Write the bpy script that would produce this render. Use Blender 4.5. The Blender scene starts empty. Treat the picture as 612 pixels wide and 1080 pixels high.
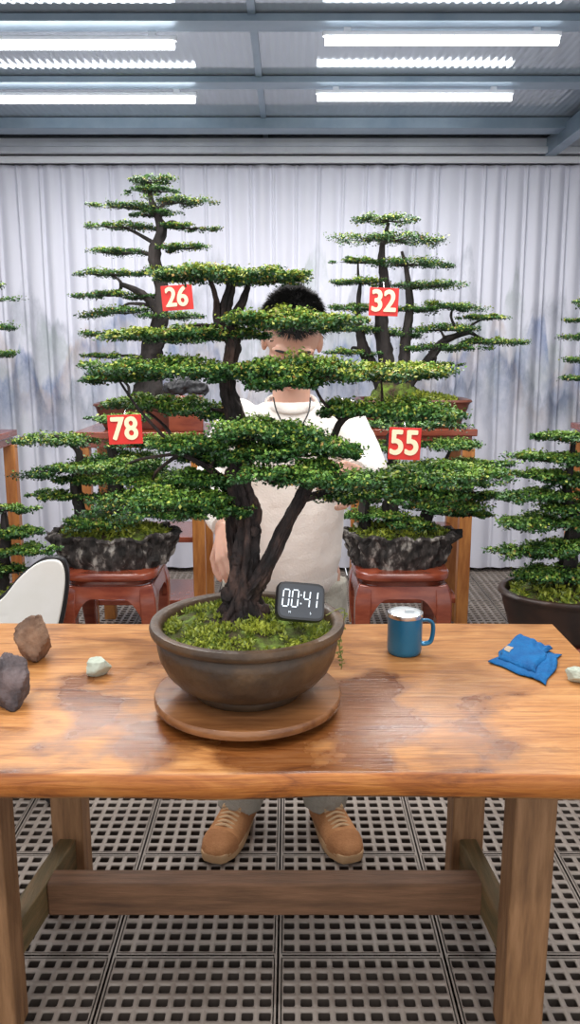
import bpy, bmesh, math, random
import numpy as np
from mathutils import Vector, Matrix, Euler, noise as mn
random.seed(7); np.random.seed(7)
S=bpy.context.scene
COL=S.collection
CAMZ=1.5; F=850.0; PITCH=math.radians(11.3)
def W(px,py,D):
    """surveyed point of the room: bearing measured in the photo, at real distance D (metres) from the camera"""
    t=(540-py)/F
    z=D*math.tan(math.atan(t)-PITCH)
    dep=D*math.cos(PITCH)-z*math.sin(PITCH)
    return Vector(((px-306)/F*dep,D,CAMZ+z))
# ---------------------------------------------------------------- materials
def nodes(m):
    m.use_nodes=True
    nt=m.node_tree
    return nt,nt.nodes,nt.links,nt.nodes['Principled BSDF']
def M(name,c1,c2=None,scale=8,rough=.5,metal=0,bump=0,bscale=40,st=(1,1,1),detail=6,lo=.35,hi=.65,emis=0,coat=0,c3=None,sub=0):
    m=bpy.data.materials.new(name); nt,N,L,b=nodes(m)
    b.inputs['Base Color'].default_value=(*c1,1); b.inputs['Roughness'].default_value=rough; b.inputs['Metallic'].default_value=metal
    if coat: b.inputs['Coat Weight'].default_value=coat; b.inputs['Coat Roughness'].default_value=.2
    if emis: b.inputs['Emission Color'].default_value=(*c1,1); b.inputs['Emission Strength'].default_value=emis
    if sub:
        b.inputs['Subsurface Weight'].default_value=sub; b.inputs['Subsurface Radius'].default_value=(.02,.008,.004)
    if c2 or bump:
        tc=N.new('ShaderNodeTexCoord'); mp=N.new('ShaderNodeMapping'); mp.inputs['Scale'].default_value=st
        L.new(tc.outputs['Object'],mp.inputs['Vector'])
    if c2:
        n=N.new('ShaderNodeTexNoise'); n.inputs['Scale'].default_value=scale; n.inputs['Detail'].default_value=detail
        n.inputs['Roughness'].default_value=.62
        L.new(mp.outputs[0],n.inputs['Vector'])
        r=N.new('ShaderNodeValToRGB'); r.color_ramp.elements[0].position=lo; r.color_ramp.elements[1].position=hi
        r.color_ramp.elements[0].color=(*c1,1); r.color_ramp.elements[1].color=(*c2,1)
        if c3:
            e=r.color_ramp.elements.new((lo+hi)/2); e.color=(*c3,1)
        L.new(n.outputs['Fac'],r.inputs[0]); L.new(r.outputs[0],b.inputs['Base Color'])
    if bump:
        n2=N.new('ShaderNodeTexNoise'); n2.inputs['Scale'].default_value=bscale; n2.inputs['Detail'].default_value=5
        L.new(mp.outputs[0],n2.inputs['Vector'])
        bp=N.new('ShaderNodeBump'); bp.inputs['Strength'].default_value=bump; bp.inputs['Distance'].default_value=.01
        L.new(n2.outputs['Fac'],bp.inputs['Height']); L.new(bp.outputs[0],b.inputs['Normal'])
    return m
m_leaf=bpy.data.materials.new('leaf'); nt,N,L,b=nodes(m_leaf)
a=N.new('ShaderNodeAttribute'); a.attribute_name='Col'; L.new(a.outputs['Color'],b.inputs['Base Color']); b.inputs['Roughness'].default_value=.5
m_bark=M('bark',(.008,.005,.005),(.085,.045,.034),scale=30,rough=.8,bump=1,bscale=70,st=(1,1,.45),c3=(.025,.014,.012),lo=.38,hi=.68)
m_barkr=M('bark_grey',(.008,.007,.007),(.045,.035,.032),scale=14,rough=.85,bump=.9,bscale=30,st=(1,1,.4))
m_moss=M('moss',(.055,.032,.018),(.16,.25,.03),scale=20,rough=.95,bump=1,bscale=90,c3=(.08,.10,.02),lo=.38,hi=.62)
m_pot=M('glaze_brown',(.028,.015,.008),(.14,.075,.032),scale=9,rough=.48,bump=.35,bscale=40,coat=.12,c3=(.068,.037,.017),lo=.3,hi=.72)
m_potred=M('glaze_redbrown',(.10,.03,.02),(.17,.055,.035),scale=6,rough=.4)
m_potdark=M('glaze_dark',(.02,.012,.01),(.06,.03,.02),scale=6,rough=.4)
m_potstone=M('lichen_stone',(.014,.012,.011),(.50,.46,.41),scale=22,rough=.9,bump=1,bscale=30,st=(1,1,.5),c3=(.06,.05,.046),lo=.40,hi=.68)
m_red=M('rosewood',(.17,.028,.015),(.32,.075,.035),scale=6,rough=.22,st=(1,1,4),coat=.5)
m_orange=M('honey_wood',(.34,.11,.025),(.58,.24,.06),scale=5,rough=.38,st=(6,6,1))
m_legwood=M('old_timber',(.14,.065,.03),(.38,.20,.095),scale=5,rough=.6,st=(9,9,.9),bump=.25,bscale=30,c3=(.26,.13,.055),lo=.25,hi=.7)
m_railwood=M('old_timber_rail',(.10,.05,.028),(.30,.15,.08),scale=5,rough=.6,st=(.9,9,9),bump=.25,bscale=30,c3=(.20,.10,.05),lo=.25,hi=.7)
m_siderail=M('old_timber_side',(.09,.07,.03),(.27,.16,.07),scale=5,rough=.6,st=(9,.9,9),bump=.25,bscale=30,c3=(.17,.12,.05),lo=.25,hi=.7)
m_turn=M('turntable_wood',(.12,.042,.014),(.32,.14,.052),scale=5,rough=.26,st=(.8,7,7),bump=.1,coat=.3,lo=.3,hi=.7)
m_steel=M('steel_blue_grey',(.20,.27,.34),(.27,.34,.41),scale=4,rough=.35,metal=.4)
m_header=M('header_aluminium',(.55,.57,.62),(.68,.70,.74),scale=4,rough=.35,metal=.3)
m_skin=M('skin',(.56,.31,.225),(.62,.36,.265),scale=8,rough=.5,sub=.15)
m_lip=M('lip',(.50,.12,.10),rough=.4)
m_hair=M('hair',(.006,.005,.005),(.012,.010,.009),scale=50,rough=.75)
m_sweater=M('knit_cream',(.83,.78,.72),(.88,.83,.78),scale=9,rough=.9,bump=.25,bscale=180)
m_rib=M('knit_rib',(.80,.74,.68),rough=.9,bump=.6,bscale=200,st=(6,6,1))
m_trouser=M('khaki_grey_cotton',(.33,.31,.26),(.43,.40,.34),scale=9,rough=.9,bump=.4,bscale=120)
m_suede=M('tan_suede',(.42,.18,.065),(.58,.28,.12),scale=14,rough=.85,bump=.3,bscale=150)
m_suede2=M('tan_suede_panel',(.34,.14,.05),(.48,.22,.09),scale=14,rough=.85,bump=.3,bscale=150)
m_sole=M('gum_sole',(.50,.30,.15),(.58,.37,.20),scale=12,rough=.7)
m_lace=M('lace',(.66,.45,.26),rough=.9)
m_black=M('black_plastic',(.010,.010,.012),rough=.35)
m_screen=M('screen',(.06,.065,.075),rough=.18)
m_digit=M('lcd_white',(.80,.88,.95),rough=.5,emis=.4)
m_signred=M('sign_red',(.62,.018,.015),(.72,.03,.02),scale=5,rough=.45)
m_signdig=M('sign_digit',(.95,.82,.55),rough=.5)
m_mug=M('mug_blue',(.008,.13,.27),(.012,.17,.33),scale=5,rough=.28,metal=.25,coat=.3)
m_silver=M('brushed_steel',(.7,.7,.7),rough=.25,metal=1)
m_lid=M('clear_white_lid',(.62,.66,.68),rough=.15)
m_cloth=M('cloth_blue',(.0,.085,.27),(.0,.14,.38),scale=20,rough=.9,bump=.5,bscale=150)
m_patch=M('patch_beige',(.55,.36,.20),(.30,.30,.28),scale=30,rough=.9)
m_st1=M('stone_brown',(.09,.05,.035),(.32,.20,.13),scale=14,rough=.9,bump=1,bscale=30)
m_st2=M('stone_purple_grey',(.035,.03,.035),(.17,.13,.13),scale=18,rough=.8,bump=1,bscale=30)
m_st3=M('stone_pale_green',(.38,.42,.34),(.55,.60,.50),scale=20,rough=.8,bump=.3,bscale=60)
m_st4=M('stone_black',(.01,.01,.012),(.05,.05,.055),scale=10,rough=.5,bump=.7,bscale=20)
m_white=M('chair_white',(.78,.76,.70),(.84,.82,.78),scale=5,rough=.5)
m_wall=M('wall_paint',(.55,.56,.60),rough=.9)
m_tube=M('tube_lit',(.92,.96,1),emis=9)
m_trim=M('trim_white',(.72,.73,.76),rough=.4)
def mnode(N,L,op,a_,b_=None,cl=False):
    q=N.new('ShaderNodeMath'); q.operation=op; q.use_clamp=cl
    for i,v in enumerate((a_,b_)):
        if v is None: continue
        if isinstance(v,(int,float)): q.inputs[i].default_value=v
        else: L.new(v,q.inputs[i])
    return q.outputs[0]
def slab(name,tint,wetk):
    m=bpy.data.materials.new(name); nt,N,L,b=nodes(m)
    mm=lambda *a,**k: mnode(N,L,*a,**k)
    tc=N.new('ShaderNodeTexCoord'); mp=N.new('ShaderNodeMapping'); mp.inputs['Scale'].default_value=(1.0,5,5); L.new(tc.outputs['Object'],mp.inputs['Vector'])
    n=N.new('ShaderNodeTexNoise'); n.inputs['Scale'].default_value=3.6; n.inputs['Detail'].default_value=12; n.inputs['Roughness'].default_value=.72; n.inputs['Distortion'].default_value=1.3; L.new(mp.outputs[0],n.inputs['Vector'])
    r=N.new('ShaderNodeValToRGB'); cr_=r.color_ramp; cr_.elements[0].position=.30; cr_.elements[0].color=(.17,.056,.012,1); cr_.elements[1].position=.72; cr_.elements[1].color=(.66,.36,.14,1)
    e=cr_.elements.new(.48); e.color=(.49,.215,.062,1); L.new(n.outputs['Fac'],r.inputs[0])
    mp2=N.new('ShaderNodeMapping'); mp2.inputs['Scale'].default_value=(2.2,45,45); L.new(tc.outputs['Object'],mp2.inputs['Vector'])
    nf=N.new('ShaderNodeTexNoise'); nf.inputs['Scale'].default_value=3; nf.inputs['Detail'].default_value=8; nf.inputs['Distortion'].default_value=.8; L.new(mp2.outputs[0],nf.inputs['Vector'])
    rf=N.new('ShaderNodeValToRGB'); rf.color_ramp.elements[0].position=.36; rf.color_ramp.elements[0].color=(.62,.52,.45,1); rf.color_ramp.elements[1].position=.55; rf.color_ramp.elements[1].color=(1,1,1,1); L.new(nf.outputs['Fac'],rf.inputs[0])
    m0=N.new('ShaderNodeMix'); m0.data_type='RGBA'; m0.blend_type='MULTIPLY'; m0.inputs[0].default_value=.7; L.new(r.outputs[0],m0.inputs[6]); L.new(rf.outputs[0],m0.inputs[7])
    m1=N.new('ShaderNodeMix'); m1.data_type='RGBA'; m1.blend_type='MULTIPLY'; m1.inputs[0].default_value=1; L.new(m0.outputs[2],m1.inputs[6]); m1.inputs[7].default_value=(*tint,1)
    sp=N.new('ShaderNodeSeparateXYZ'); L.new(tc.outputs['Object'],sp.inputs[0])
    n2=N.new('ShaderNodeTexNoise'); n2.inputs['Scale'].default_value=6; n2.inputs['Detail'].default_value=8; L.new(tc.outputs['Object'],n2.inputs['Vector'])
    # spilled water soaks the wood around the turntable
    dx=mm('MULTIPLY',mm('ADD',sp.outputs['X'],.03),2.5); dy=mm('MULTIPLY',mm('ADD',sp.outputs['Y'],.20),3.8)
    dist=mm('SQRT',mm('ADD',mm('MULTIPLY',dx,dx),mm('MULTIPLY',dy,dy)))
    wet=mm('MULTIPLY',mm('SUBTRACT',mm('ADD',1.15,mm('MULTIPLY',mm('SUBTRACT',n2.outputs['Fac'],.5),4.0)),dist),2.4,cl=True)
    n3=N.new('ShaderNodeTexNoise'); n3.inputs['Scale'].default_value=3.4; n3.inputs['Detail'].default_value=8; L.new(tc.outputs['Object'],n3.inputs['Vector'])
    st_=mm('MULTIPLY',mm('SUBTRACT',n3.outputs['Fac'],.50),7,cl=True)
    wet=mm('MULTIPLY',mm('MAXIMUM',wet,mm('MULTIPLY',st_,.55)),wetk)
    mx=N.new('ShaderNodeMix'); mx.data_type='RGBA'; mx.blend_type='MULTIPLY'; L.new(wet,mx.inputs[0])
    L.new(m1.outputs[2],mx.inputs[6]); mx.inputs[7].default_value=(.42,.33,.29,1); L.new(mx.outputs[2],b.inputs['Base Color'])
    b.inputs['Coat Weight'].default_value=.2; b.inputs['Coat Roughness'].default_value=.28
    L.new(mm('SUBTRACT',.48,mm('MULTIPLY',wet,.22)),b.inputs['Roughness'])
    bp=N.new('ShaderNodeBump'); bp.inputs['Strength'].default_value=.25; bp.inputs['Distance'].default_value=.008; L.new(nf.outputs['Fac'],bp.inputs['Height']); L.new(bp.outputs[0],b.inputs['Normal'])
    return m
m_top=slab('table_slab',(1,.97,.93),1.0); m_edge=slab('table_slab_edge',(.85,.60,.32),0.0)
m_grate=M('grating_taupe',(.24,.20,.17),(.34,.29,.25),scale=3,rough=.5,bump=.1,bscale=60)
m_pit=M('pit_dark',(.012,.009,.007),(.03,.022,.018),scale=6,rough=.95)
m_holew=M('grating_inner_shade',(.07,.054,.044),rough=.8)  # lower hole walls: shade of the recess put into a darker colour
# ceiling
m_ceil=bpy.data.materials.new('ceiling_sheet'); nt,N,L,b=nodes(m_ceil)
b.inputs['Base Color'].default_value=(.40,.44,.49,1); b.inputs['Metallic'].default_value=.4; b.inputs['Roughness'].default_value=.08
tc=N.new('ShaderNodeTexCoord'); wv=N.new('ShaderNodeTexWave'); wv.bands_direction='X'; wv.inputs['Scale'].default_value=9; wv.inputs['Distortion'].default_value=.3
L.new(tc.outputs['Object'],wv.inputs['Vector']); bp=N.new('ShaderNodeBump'); bp.inputs['Strength'].default_value=.07; bp.inputs['Distance'].default_value=.02
L.new(wv.outputs['Fac'],bp.inputs['Height']); L.new(bp.outputs[0],b.inputs['Normal'])
# curtain with ink-wash mountains
m_cur=bpy.data.materials.new('curtain_print'); nt,N,L,b=nodes(m_cur); b.inputs['Roughness'].default_value=.9
geo=N.new('ShaderNodeNewGeometry'); sp=N.new('ShaderNodeSeparateXYZ'); L.new(geo.outputs['Position'],sp.inputs[0])
def math_(op,a_,b_=None,cl=False): return mnode(N,L,op,a_,b_,cl)
def nz(sx,sz,sc,det,off,ro=.6):
    c=N.new('ShaderNodeCombineXYZ'); L.new(math_('MULTIPLY',sp.outputs['X'],sx),c.inputs[0]); L.new(math_('MULTIPLY',sp.outputs['Z'],sz),c.inputs[2]); c.inputs[1].default_value=off
    q=N.new('ShaderNodeTexNoise'); q.inputs['Scale'].default_value=sc; q.inputs['Detail'].default_value=det; q.inputs['Roughness'].default_value=ro; L.new(c.outputs[0],q.inputs['Vector']); return q.outputs['Fac']
def layer(off,base,amp,sc,mk):
    h=math_('ADD',base,math_('MULTIPLY',math_('SUBTRACT',nz(1,.12,sc,7,off,.55),.5),amp))
    dd=math_('SUBTRACT',h,sp.outputs['Z'])
    edge=math_('MULTIPLY',dd,18,True)
    mist=math_('SUBTRACT',1,math_('MULTIPLY',dd,mk),True)
    tex=math_('MULTIPLY',math_('SUBTRACT',nz(1.5,.7,4,9,off+4,.7),.38),4.5,True)
    return math_('MULTIPLY',math_('MULTIPLY',edge,mist),tex)
cur=(.72,.73,.82,1); src=None
for off,base,amp,sc,colr,st,mk in ((2.0,1.84,2.8,1.7,(.28,.31,.37,1),.62,1.0),(31.0,1.62,2.8,2.3,(.30,.37,.35,1),.5,1.3),(9.0,1.52,2.8,2.0,(.06,.14,.36,1),.72,1.9),(17.0,1.40,2.6,2.4,(.48,.32,.20,1),.42,2.6),(23.0,1.33,2.2,3.0,(.08,.12,.20,1),.7,2.1)):
    mx=N.new('ShaderNodeMix'); mx.data_type='RGBA'; L.new(math_('MULTIPLY',layer(off,base,amp,sc,mk),st),mx.inputs[0])
    if src is None: mx.inputs[6].default_value=cur
    else: L.new(src,mx.inputs[6])
    mx.inputs[7].default_value=colr; src=mx.outputs[2]
L.new(src,b.inputs['Base Color'])

# ---------------------------------------------------------------- geometry kit
def crom(P,n):
    P=[Vector(p) for p in P]
    if len(P)==2: P=[P[0],(P[0]+P[1])/2,P[1]]
    out=[]
    for i in range(len(P)-1):
        p0=P[max(i-1,0)];p1=P[i];p2=P[i+1];p3=P[min(i+2,len(P)-1)]
        for k in range(n):
            t=k/n
            out.append(.5*((2*p1)+(p2-p0)*t+(2*p0-5*p1+4*p2-p3)*t*t+(3*p1-p0-3*p2+p3)*t**3))
    out.append(P[-1]); return out
class G:
    def __init__(s): s.v=[]; s.f=[]; s.mi=[]; s.m=0
    def add(s,v,f):
        o=len(s.v); s.v+= [Vector(q) for q in v]; s.f+=[tuple(i+o for i in q) for q in f]; s.mi+=[s.m]*len(f)
    def box(s,c,size,rot=None,taper=1):
        x,y,z=[k/2 for k in size]
        v=[Vector((a*x*(taper if d<0 else 1),b_*y*(taper if d<0 else 1),d*z)) for d in(-1,1) for b_ in(-1,1) for a in(-1,1)]
        if rot: 
            R=Euler(rot).to_matrix() if not isinstance(rot,Matrix) else rot
            v=[R@q for q in v]
        s.add([q+Vector(c) for q in v],[(0,2,3,1),(4,5,7,6),(0,1,5,4),(2,6,7,3),(0,4,6,2),(1,3,7,5)])
    def rings(s,rs,cap=True):
        n=len(rs[0]); v=[q for r_ in rs for q in r_]; f=[]
        for i in range(len(rs)-1):
            for j in range(n):
                k=(j+1)%n; f.append((i*n+j,i*n+k,(i+1)*n+k,(i+1)*n+j))
        if cap: f.append(tuple(reversed(range(n)))); f.append(tuple((len(rs)-1)*n+j for j in range(n)))
        s.add(v,f)
    def lathe(s,prof,c,seg=48,sx=1,sy=1,p=2,rug=0):
        rs=[]
        for i_,(r_,z) in enumerate(prof):
            ring=[]
            for j in range(seg):
                a=2*math.pi*j/seg; ca,sa=math.cos(a),math.sin(a)
                if p!=2:
                    k=(abs(ca)**p+abs(sa)**p)**(-1/p); ca*=k; sa*=k
                kk=1; dz=0
                if rug and r_>.05:
                    n1=mn.noise((math.cos(a)*5,math.sin(a)*5,z*14+c[0])); n2_=mn.noise((math.cos(a)*13,math.sin(a)*13,z*40))
                    kk=1+rug*(n1+.8*n2_-.5*abs(mn.noise((math.cos(a)*9,math.sin(a)*9,z*16+4)))); dz=rug*.16*mn.noise((ca*6,sa*6,3+c[0]))+rug*.08*mn.noise((ca*18,sa*18,6)) if z>.05 else 0
                ring.append(Vector((c[0]+r_*sx*ca*kk,c[1]+r_*sy*sa*kk,c[2]+z+dz)))
            rs.append(ring)
        s.rings(rs)
    def tube(s,P,R,seg=10,sub=4,nzv=0,fx=1,fy=1,rnd=False,up=None,ridge=0):
        pts=crom(P,sub)
        if len(P)==2: R=[R[0],(R[0]+R[1])/2,R[1]]
        rad=[]
        for i in range(len(pts)):
            t=i/sub; k=min(int(t),len(R)-2); rad.append(R[k]+(R[k+1]-R[k])*(t-k))
        T=(pts[1]-pts[0]).normalized(); U=T.orthogonal().normalized() if up is None else (Vector(up)-T*T.dot(Vector(up))).normalized()
        if rnd:
            a=pts[0]; b_=pts[-1]; T2=(pts[-1]-pts[-2]).normalized(); r0,r1=rad[0],rad[-1]
            pre=[(a-T*r0*math.sin(q),r0*math.cos(q)) for q in(1.45,1.1,.7,.35)]
            post=[(b_+T2*r1*math.sin(q),r1*math.cos(q)) for q in(.35,.7,1.1,1.45)]
            pts=[q[0] for q in pre]+pts+[q[0] for q in post]; rad=[q[1] for q in pre]+rad+[q[1] for q in post]
        rs=[]
        for i,q in enumerate(pts):
            T=(pts[min(i+1,len(pts)-1)]-pts[max(i-1,0)]).normalized()
            U=(U-T*T.dot(U)).normalized(); V=T.cross(U); ring=[]
            for j in range(seg):
                a=2*math.pi*j/seg; d=U*math.cos(a)*fx+V*math.sin(a)*fy; rr_=rad[i]
                if nzv: 
                    rr_*=1+nzv*mn.noise(q*5+d*2.2)+nzv*.8*mn.noise(q*14+d*4)
                if ridge:
                    a2=a+i*.02; rr_*=1+ridge*mn.noise(Vector((math.cos(a2)*2,math.sin(a2)*2,q.z*22)))+ridge*.8*mn.noise(Vector((math.cos(a2)*6,math.sin(a2)*6,q.z*55)))
                ring.append(q+d*rr_)
            rs.append(ring)
        s.rings(rs)
    def ell(s,c,r_,R=None,seg=20,rg=12,nzv=0,fq=1):
        c=Vector(c); rs=[]
        for i in range(rg+1):
            ph=-math.pi/2+math.pi*(i+.0)/rg; ph=max(-1.54,min(1.54,ph)); ring=[]
            for j in range(seg):
                a=2*math.pi*j/seg; d=Vector((math.cos(ph)*math.cos(a)*r_[0],math.cos(ph)*math.sin(a)*r_[1],math.sin(ph)*r_[2]))
                if nzv: d*=1+nzv*mn.noise(d.normalized()*fq+c*7)
                if R: d=R@d
                ring.append(c+d)
            rs.append(ring)
        s.rings(rs)
    def mesh(s,name):
        me=bpy.data.meshes.new(name); me.from_pydata([tuple(q) for q in s.v],[],s.f); me.update()
        for p_,k in zip(me.polygons,s.mi): p_.material_index=k
        bm=bmesh.new(); bm.from_mesh(me); bmesh.ops.recalc_face_normals(bm,faces=bm.faces); bm.to_mesh(me); bm.free()
        return me
class Thing:
    def __init__(s,name,base,label,cat,group=None):
        s.e=bpy.data.objects.new(name,None); s.e.empty_display_size=.05; s.e.location=base; COL.objects.link(s.e); s.base=Vector(base)
        s.e['label']=label; s.e['category']=cat
        if group: s.e['group']=group
    def part(s,name,me,mats,smooth=True,bevel=0,label=None,parent=None,sharp=50):
        o=mkobj(name,me,mats,smooth,bevel,sharp)
        if parent: o.parent=parent; o.location=o.location-s.base-parent.location
        else: o.parent=s.e; o.location=o.location-s.base
        if label: o['label']=label
        return o
def mkobj(name,me,mats,smooth=True,bevel=0,sharp=50):
    if isinstance(me,G): me=me.mesh(name)
    n=len(me.vertices); a=np.empty(n*3); me.vertices.foreach_get('co',a); a=a.reshape(-1,3); c=(a.min(0)+a.max(0))/2
    me.transform(Matrix.Translation(-Vector(c)))
    for m_ in (mats if isinstance(mats,(list,tuple)) else [mats]): me.materials.append(m_)
    if smooth:
        me.polygons.foreach_set('use_smooth',[True]*len(me.polygons))
        try: me.set_sharp_from_angle(angle=math.radians(sharp))
        except Exception: pass
    o=bpy.data.objects.new(name,me); o.location=c; COL.objects.link(o)
    if bevel:
        bv=o.modifiers.new('b','BEVEL'); bv.width=bevel; bv.segments=3; bv.limit_method='ANGLE'
    return o
def single(name,me,mats,label,cat,smooth=True,bevel=0,group=None,sharp=50):
    o=mkobj(name,me,mats,smooth,bevel,sharp); o['label']=label; o['category']=cat
    if group:o['group']=group
    return o
def structure(name,me,mats,smooth=False,bevel=0):
    o=mkobj(name,me,mats,smooth,bevel); o['kind']='structure'; return o
def remesh(g,vox,sm=4,name='r',disp=None):
    me=g.mesh(name); o=bpy.data.objects.new(name,me); COL.objects.link(o)
    r_=o.modifiers.new('r','REMESH'); r_.mode='VOXEL'; r_.voxel_size=vox
    if sm: q=o.modifiers.new('s','SMOOTH'); q.iterations=sm; q.factor=.5
    if disp:
        tx=bpy.data.textures.new('c','CLOUDS'); tx.noise_scale=disp[1]; d=o.modifiers.new('d','DISPLACE'); d.texture=tx; d.strength=disp[0]; d.mid_level=.5
    dg=bpy.context.evaluated_depsgraph_get(); dg.update()
    out=bpy.data.meshes.new_from_object(o.evaluated_get(dg)); bpy.data.objects.remove(o); out.name=name
    return out
def textmesh(s,size,ext,off=0):
    cu=bpy.data.curves.new('t','FONT'); cu.body=s; cu.size=size; cu.extrude=ext; cu.offset=off; cu.align_x='CENTER'; cu.align_y='CENTER'
    o=bpy.data.objects.new('t',cu); COL.objects.link(o); dg=bpy.context.evaluated_depsgraph_get(); dg.update()
    me=bpy.data.meshes.new_from_object(o.evaluated_get(dg)); bpy.data.objects.remove(o); me.materials.clear(); return me
def boldtext(s,size,ext,w):
    """heavier lettering: the same outline laid several times side by side"""
    me=textmesh(s,size,ext); bm=bmesh.new()
    for i,(dx,dy) in enumerate(((0,0),(-w,0),(w,0),(0,-w*.7),(0,w*.7),(-w*.7,w*.5),(w*.7,w*.5),(-w*.7,-w*.5),(w*.7,-w*.5))):
        m2=me.copy(); m2.transform(Matrix.Translation((dx,dy,-i*.00003))); bm.from_mesh(m2)
    out=bpy.data.meshes.new('digits'); bm.to_mesh(out); bm.free(); return out

# ---------------------------------------------------------------- room
XW=3.3; YB=5.62; YF=-.6; CH=2.8
TILE=.42; NC=10; pit=.0405; mar=(TILE-NC*pit)/2
x0,x1=-8,8; y0,y1=1,14
hs=.0138; ch=.0032
hole=[(-hs,-hs+ch),(-hs+ch,-hs),(hs-ch,-hs),(hs,-hs+ch),(hs,hs-ch),(hs-ch,hs),(-hs+ch,hs),(-hs,hs-ch)]
p2=pit/2
cell=[(-p2,-p2,0),(p2,-p2,0),(p2,p2,0),(-p2,p2,0)]+[(a_,b_,0) for a_,b_ in hole]+[(a_,b_,-.005) for a_,b_ in hole]+[(a_*.97,b_*.97,-.03) for a_,b_ in hole]
cell=np.array(cell); NV=len(cell)
cq=[(0,1,6,5),(1,2,8,7),(2,3,10,9),(3,0,4,11)]+[(4+i,4+(i+1)%8,12+(i+1)%8,12+i) for i in range(8)]+[(12+i,12+(i+1)%8,20+(i+1)%8,20+i) for i in range(8)]
cmi=[0]*12+[2]*8
ct=[(0,5,4),(1,7,6),(2,9,8),(3,11,10)]
cent=[]
for i in range(x0,x1):
    for j in range(y0,y1):
        for a_ in range(NC):
            for b_ in range(NC):
                cent.append((i*TILE+mar+(a_+.5)*pit-.03,j*TILE+mar+(b_+.5)*pit+.1,0))
cent=np.array(cent); nC=len(cent)
VV=(cent[:,None,:]+cell[None]).reshape(-1,3)
off=(np.arange(nC)*NV)[:,None,None]
Q=(np.array(cq)[None]+off).reshape(-1,4); T3=(np.array(ct)[None]+off).reshape(-1,3); QM=np.tile(np.array(cmi),nC)
ex=[];ef=[]
def strip(xa,xb,ya,yb,z):
    o=len(ex); ex.extend([(xa,ya,z),(xb,ya,z),(xb,yb,z),(xa,yb,z)]); ef.append((o,o+1,o+2,o+3))
gap=.0028; sx0=-.03
for i in range(x0,x1+1):
    for sgn in(-1,1):
        a_=i*TILE+(gap if sgn>0 else -mar-.003); b_=i*TILE+(mar+.003 if sgn>0 else -gap)
        strip(a_+sx0,b_+sx0,y0*TILE+.1,y1*TILE+.1,0.0)
for j in range(y0,y1+1):
    for sgn in(-1,1):
        a_=j*TILE+.1+(gap if sgn>0 else -mar-.003); b_=j*TILE+.1+(mar+.003 if sgn>0 else -gap)
        for i in range(x0,x1): strip(i*TILE+mar+sx0+.003,(i+1)*TILE-mar+sx0-.003,a_,b_,0.0)
strip(-XW-.2,XW+.2,YF,YB,-.09)
allv=np.vstack([VV,np.array(ex)]); eo=len(VV); EQ=np.array(ef)+eo; Q=np.vstack([Q,EQ])
me=bpy.data.meshes.new('floor'); me.vertices.add(len(allv)); me.vertices.foreach_set('co',allv.ravel())
nl=len(Q)*4+len(T3)*3; me.loops.add(nl); me.loops.foreach_set('vertex_index',np.concatenate([Q.ravel(),T3.ravel()]))
np2=len(Q)+len(T3); me.polygons.add(np2); ls=np.concatenate([np.arange(len(Q))*4,len(Q)*4+np.arange(len(T3))*3]); me.polygons.foreach_set('loop_start',ls)
mi=np.zeros(np2,dtype=np.int32); mi[:len(QM)]=QM; mi[len(Q)-1]=1; me.polygons.foreach_set('material_index',mi); me.update(calc_edges=True); me.validate()
structure('floor',me,[m_grate,m_pit,m_holew])
g=G(); g.box((0,(YB+YF)/2,CH+.03),(2*XW,YB-YF,.06)); structure('ceiling',g,m_ceil)
g=G(); g.box((0,YB+.04,CH/2),(2*XW,.08,CH)); structure('wall_back',g,m_wall)
g=G(); g.box((-XW-.04,2.9,CH/2),(.08,5.6,CH)); structure('wall_left',g,m_wall)
g=G(); g.box((XW+.04,2.9,CH/2),(.08,5.6,CH)); structure('wall_right',g,m_wall)
k=1
for yy,wd,hh in ((2.6,.12,.05),(3.535,.12,.028),(4.27,.12,.028),(4.98,.14,.058)):
    g=G(); g.box((0,yy,CH-hh/2-.001),(2*XW,wd,hh)); g.box((0,yy-wd/2,CH-hh/2-.004),(2*XW,.010,hh)); structure('trim_%d'%k,g,m_steel,bevel=.003); k+=1
g=G(); g.box((1.60,3.9,CH-.075),(.07,3.0,.10)); structure('trim_%d'%k,g,m_steel,bevel=.004); k+=1
for xx in(-2.2,-.15,2.6):
    g=G(); g.box((xx,3.4,CH-.006),(.03,4.2,.01)); structure('trim_%d'%k,g,m_steel); k+=1
g=G(); g.box((0,5.36,2.745),(2*XW,.20,.055)); g.box((0,5.25,2.70),(2*XW,.05,.035)); structure('trim_%d'%k,g,m_header,bevel=.004); k+=1
g=G(); g.box((0,5.32,2.665),(2*XW,.07,.02)); g.box((0,5.29,2.65),(2*XW,.02,.03)); structure('trim_%d'%k,g,m_trim,bevel=.003); k+=1
# curtain
nx,nzn=1900,36; xs=np.linspace(-XW+.05,XW-.05,nx); zs=np.linspace(.03,2.645,nzn)
vv=[]
for z in zs:
    tt=z/2.65
    for x in xs:
        ph=x*2*math.pi/.145+2.6*mn.noise((x*1.1,0,z*.2))+.8*mn.noise((x*4,3,z*.4))
        am=.013*(1+1.0*mn.noise((x*2.2,4,z*.5)))
        pinch=max(0,math.sin(ph))**9*.020*(.3+.85*tt)
        y=5.40+am*math.sin(ph)-pinch+.012*mn.noise((x*5,z*.8,2))+.006*mn.noise((x*18,z*1.2,7))*(.4+tt)
        vv.append((x,y,z))
ff=[(j*nx+i,j*nx+i+1,(j+1)*nx+i+1,(j+1)*nx+i) for j in range(nzn-1) for i in range(nx-1)]
me=bpy.data.meshes.new('curtain'); me.from_pydata(vv,[],ff); me.update()
single('curtain',me,m_cur,'pleated white curtain printed with blue and ochre mountains','curtain',sharp=180)
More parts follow.
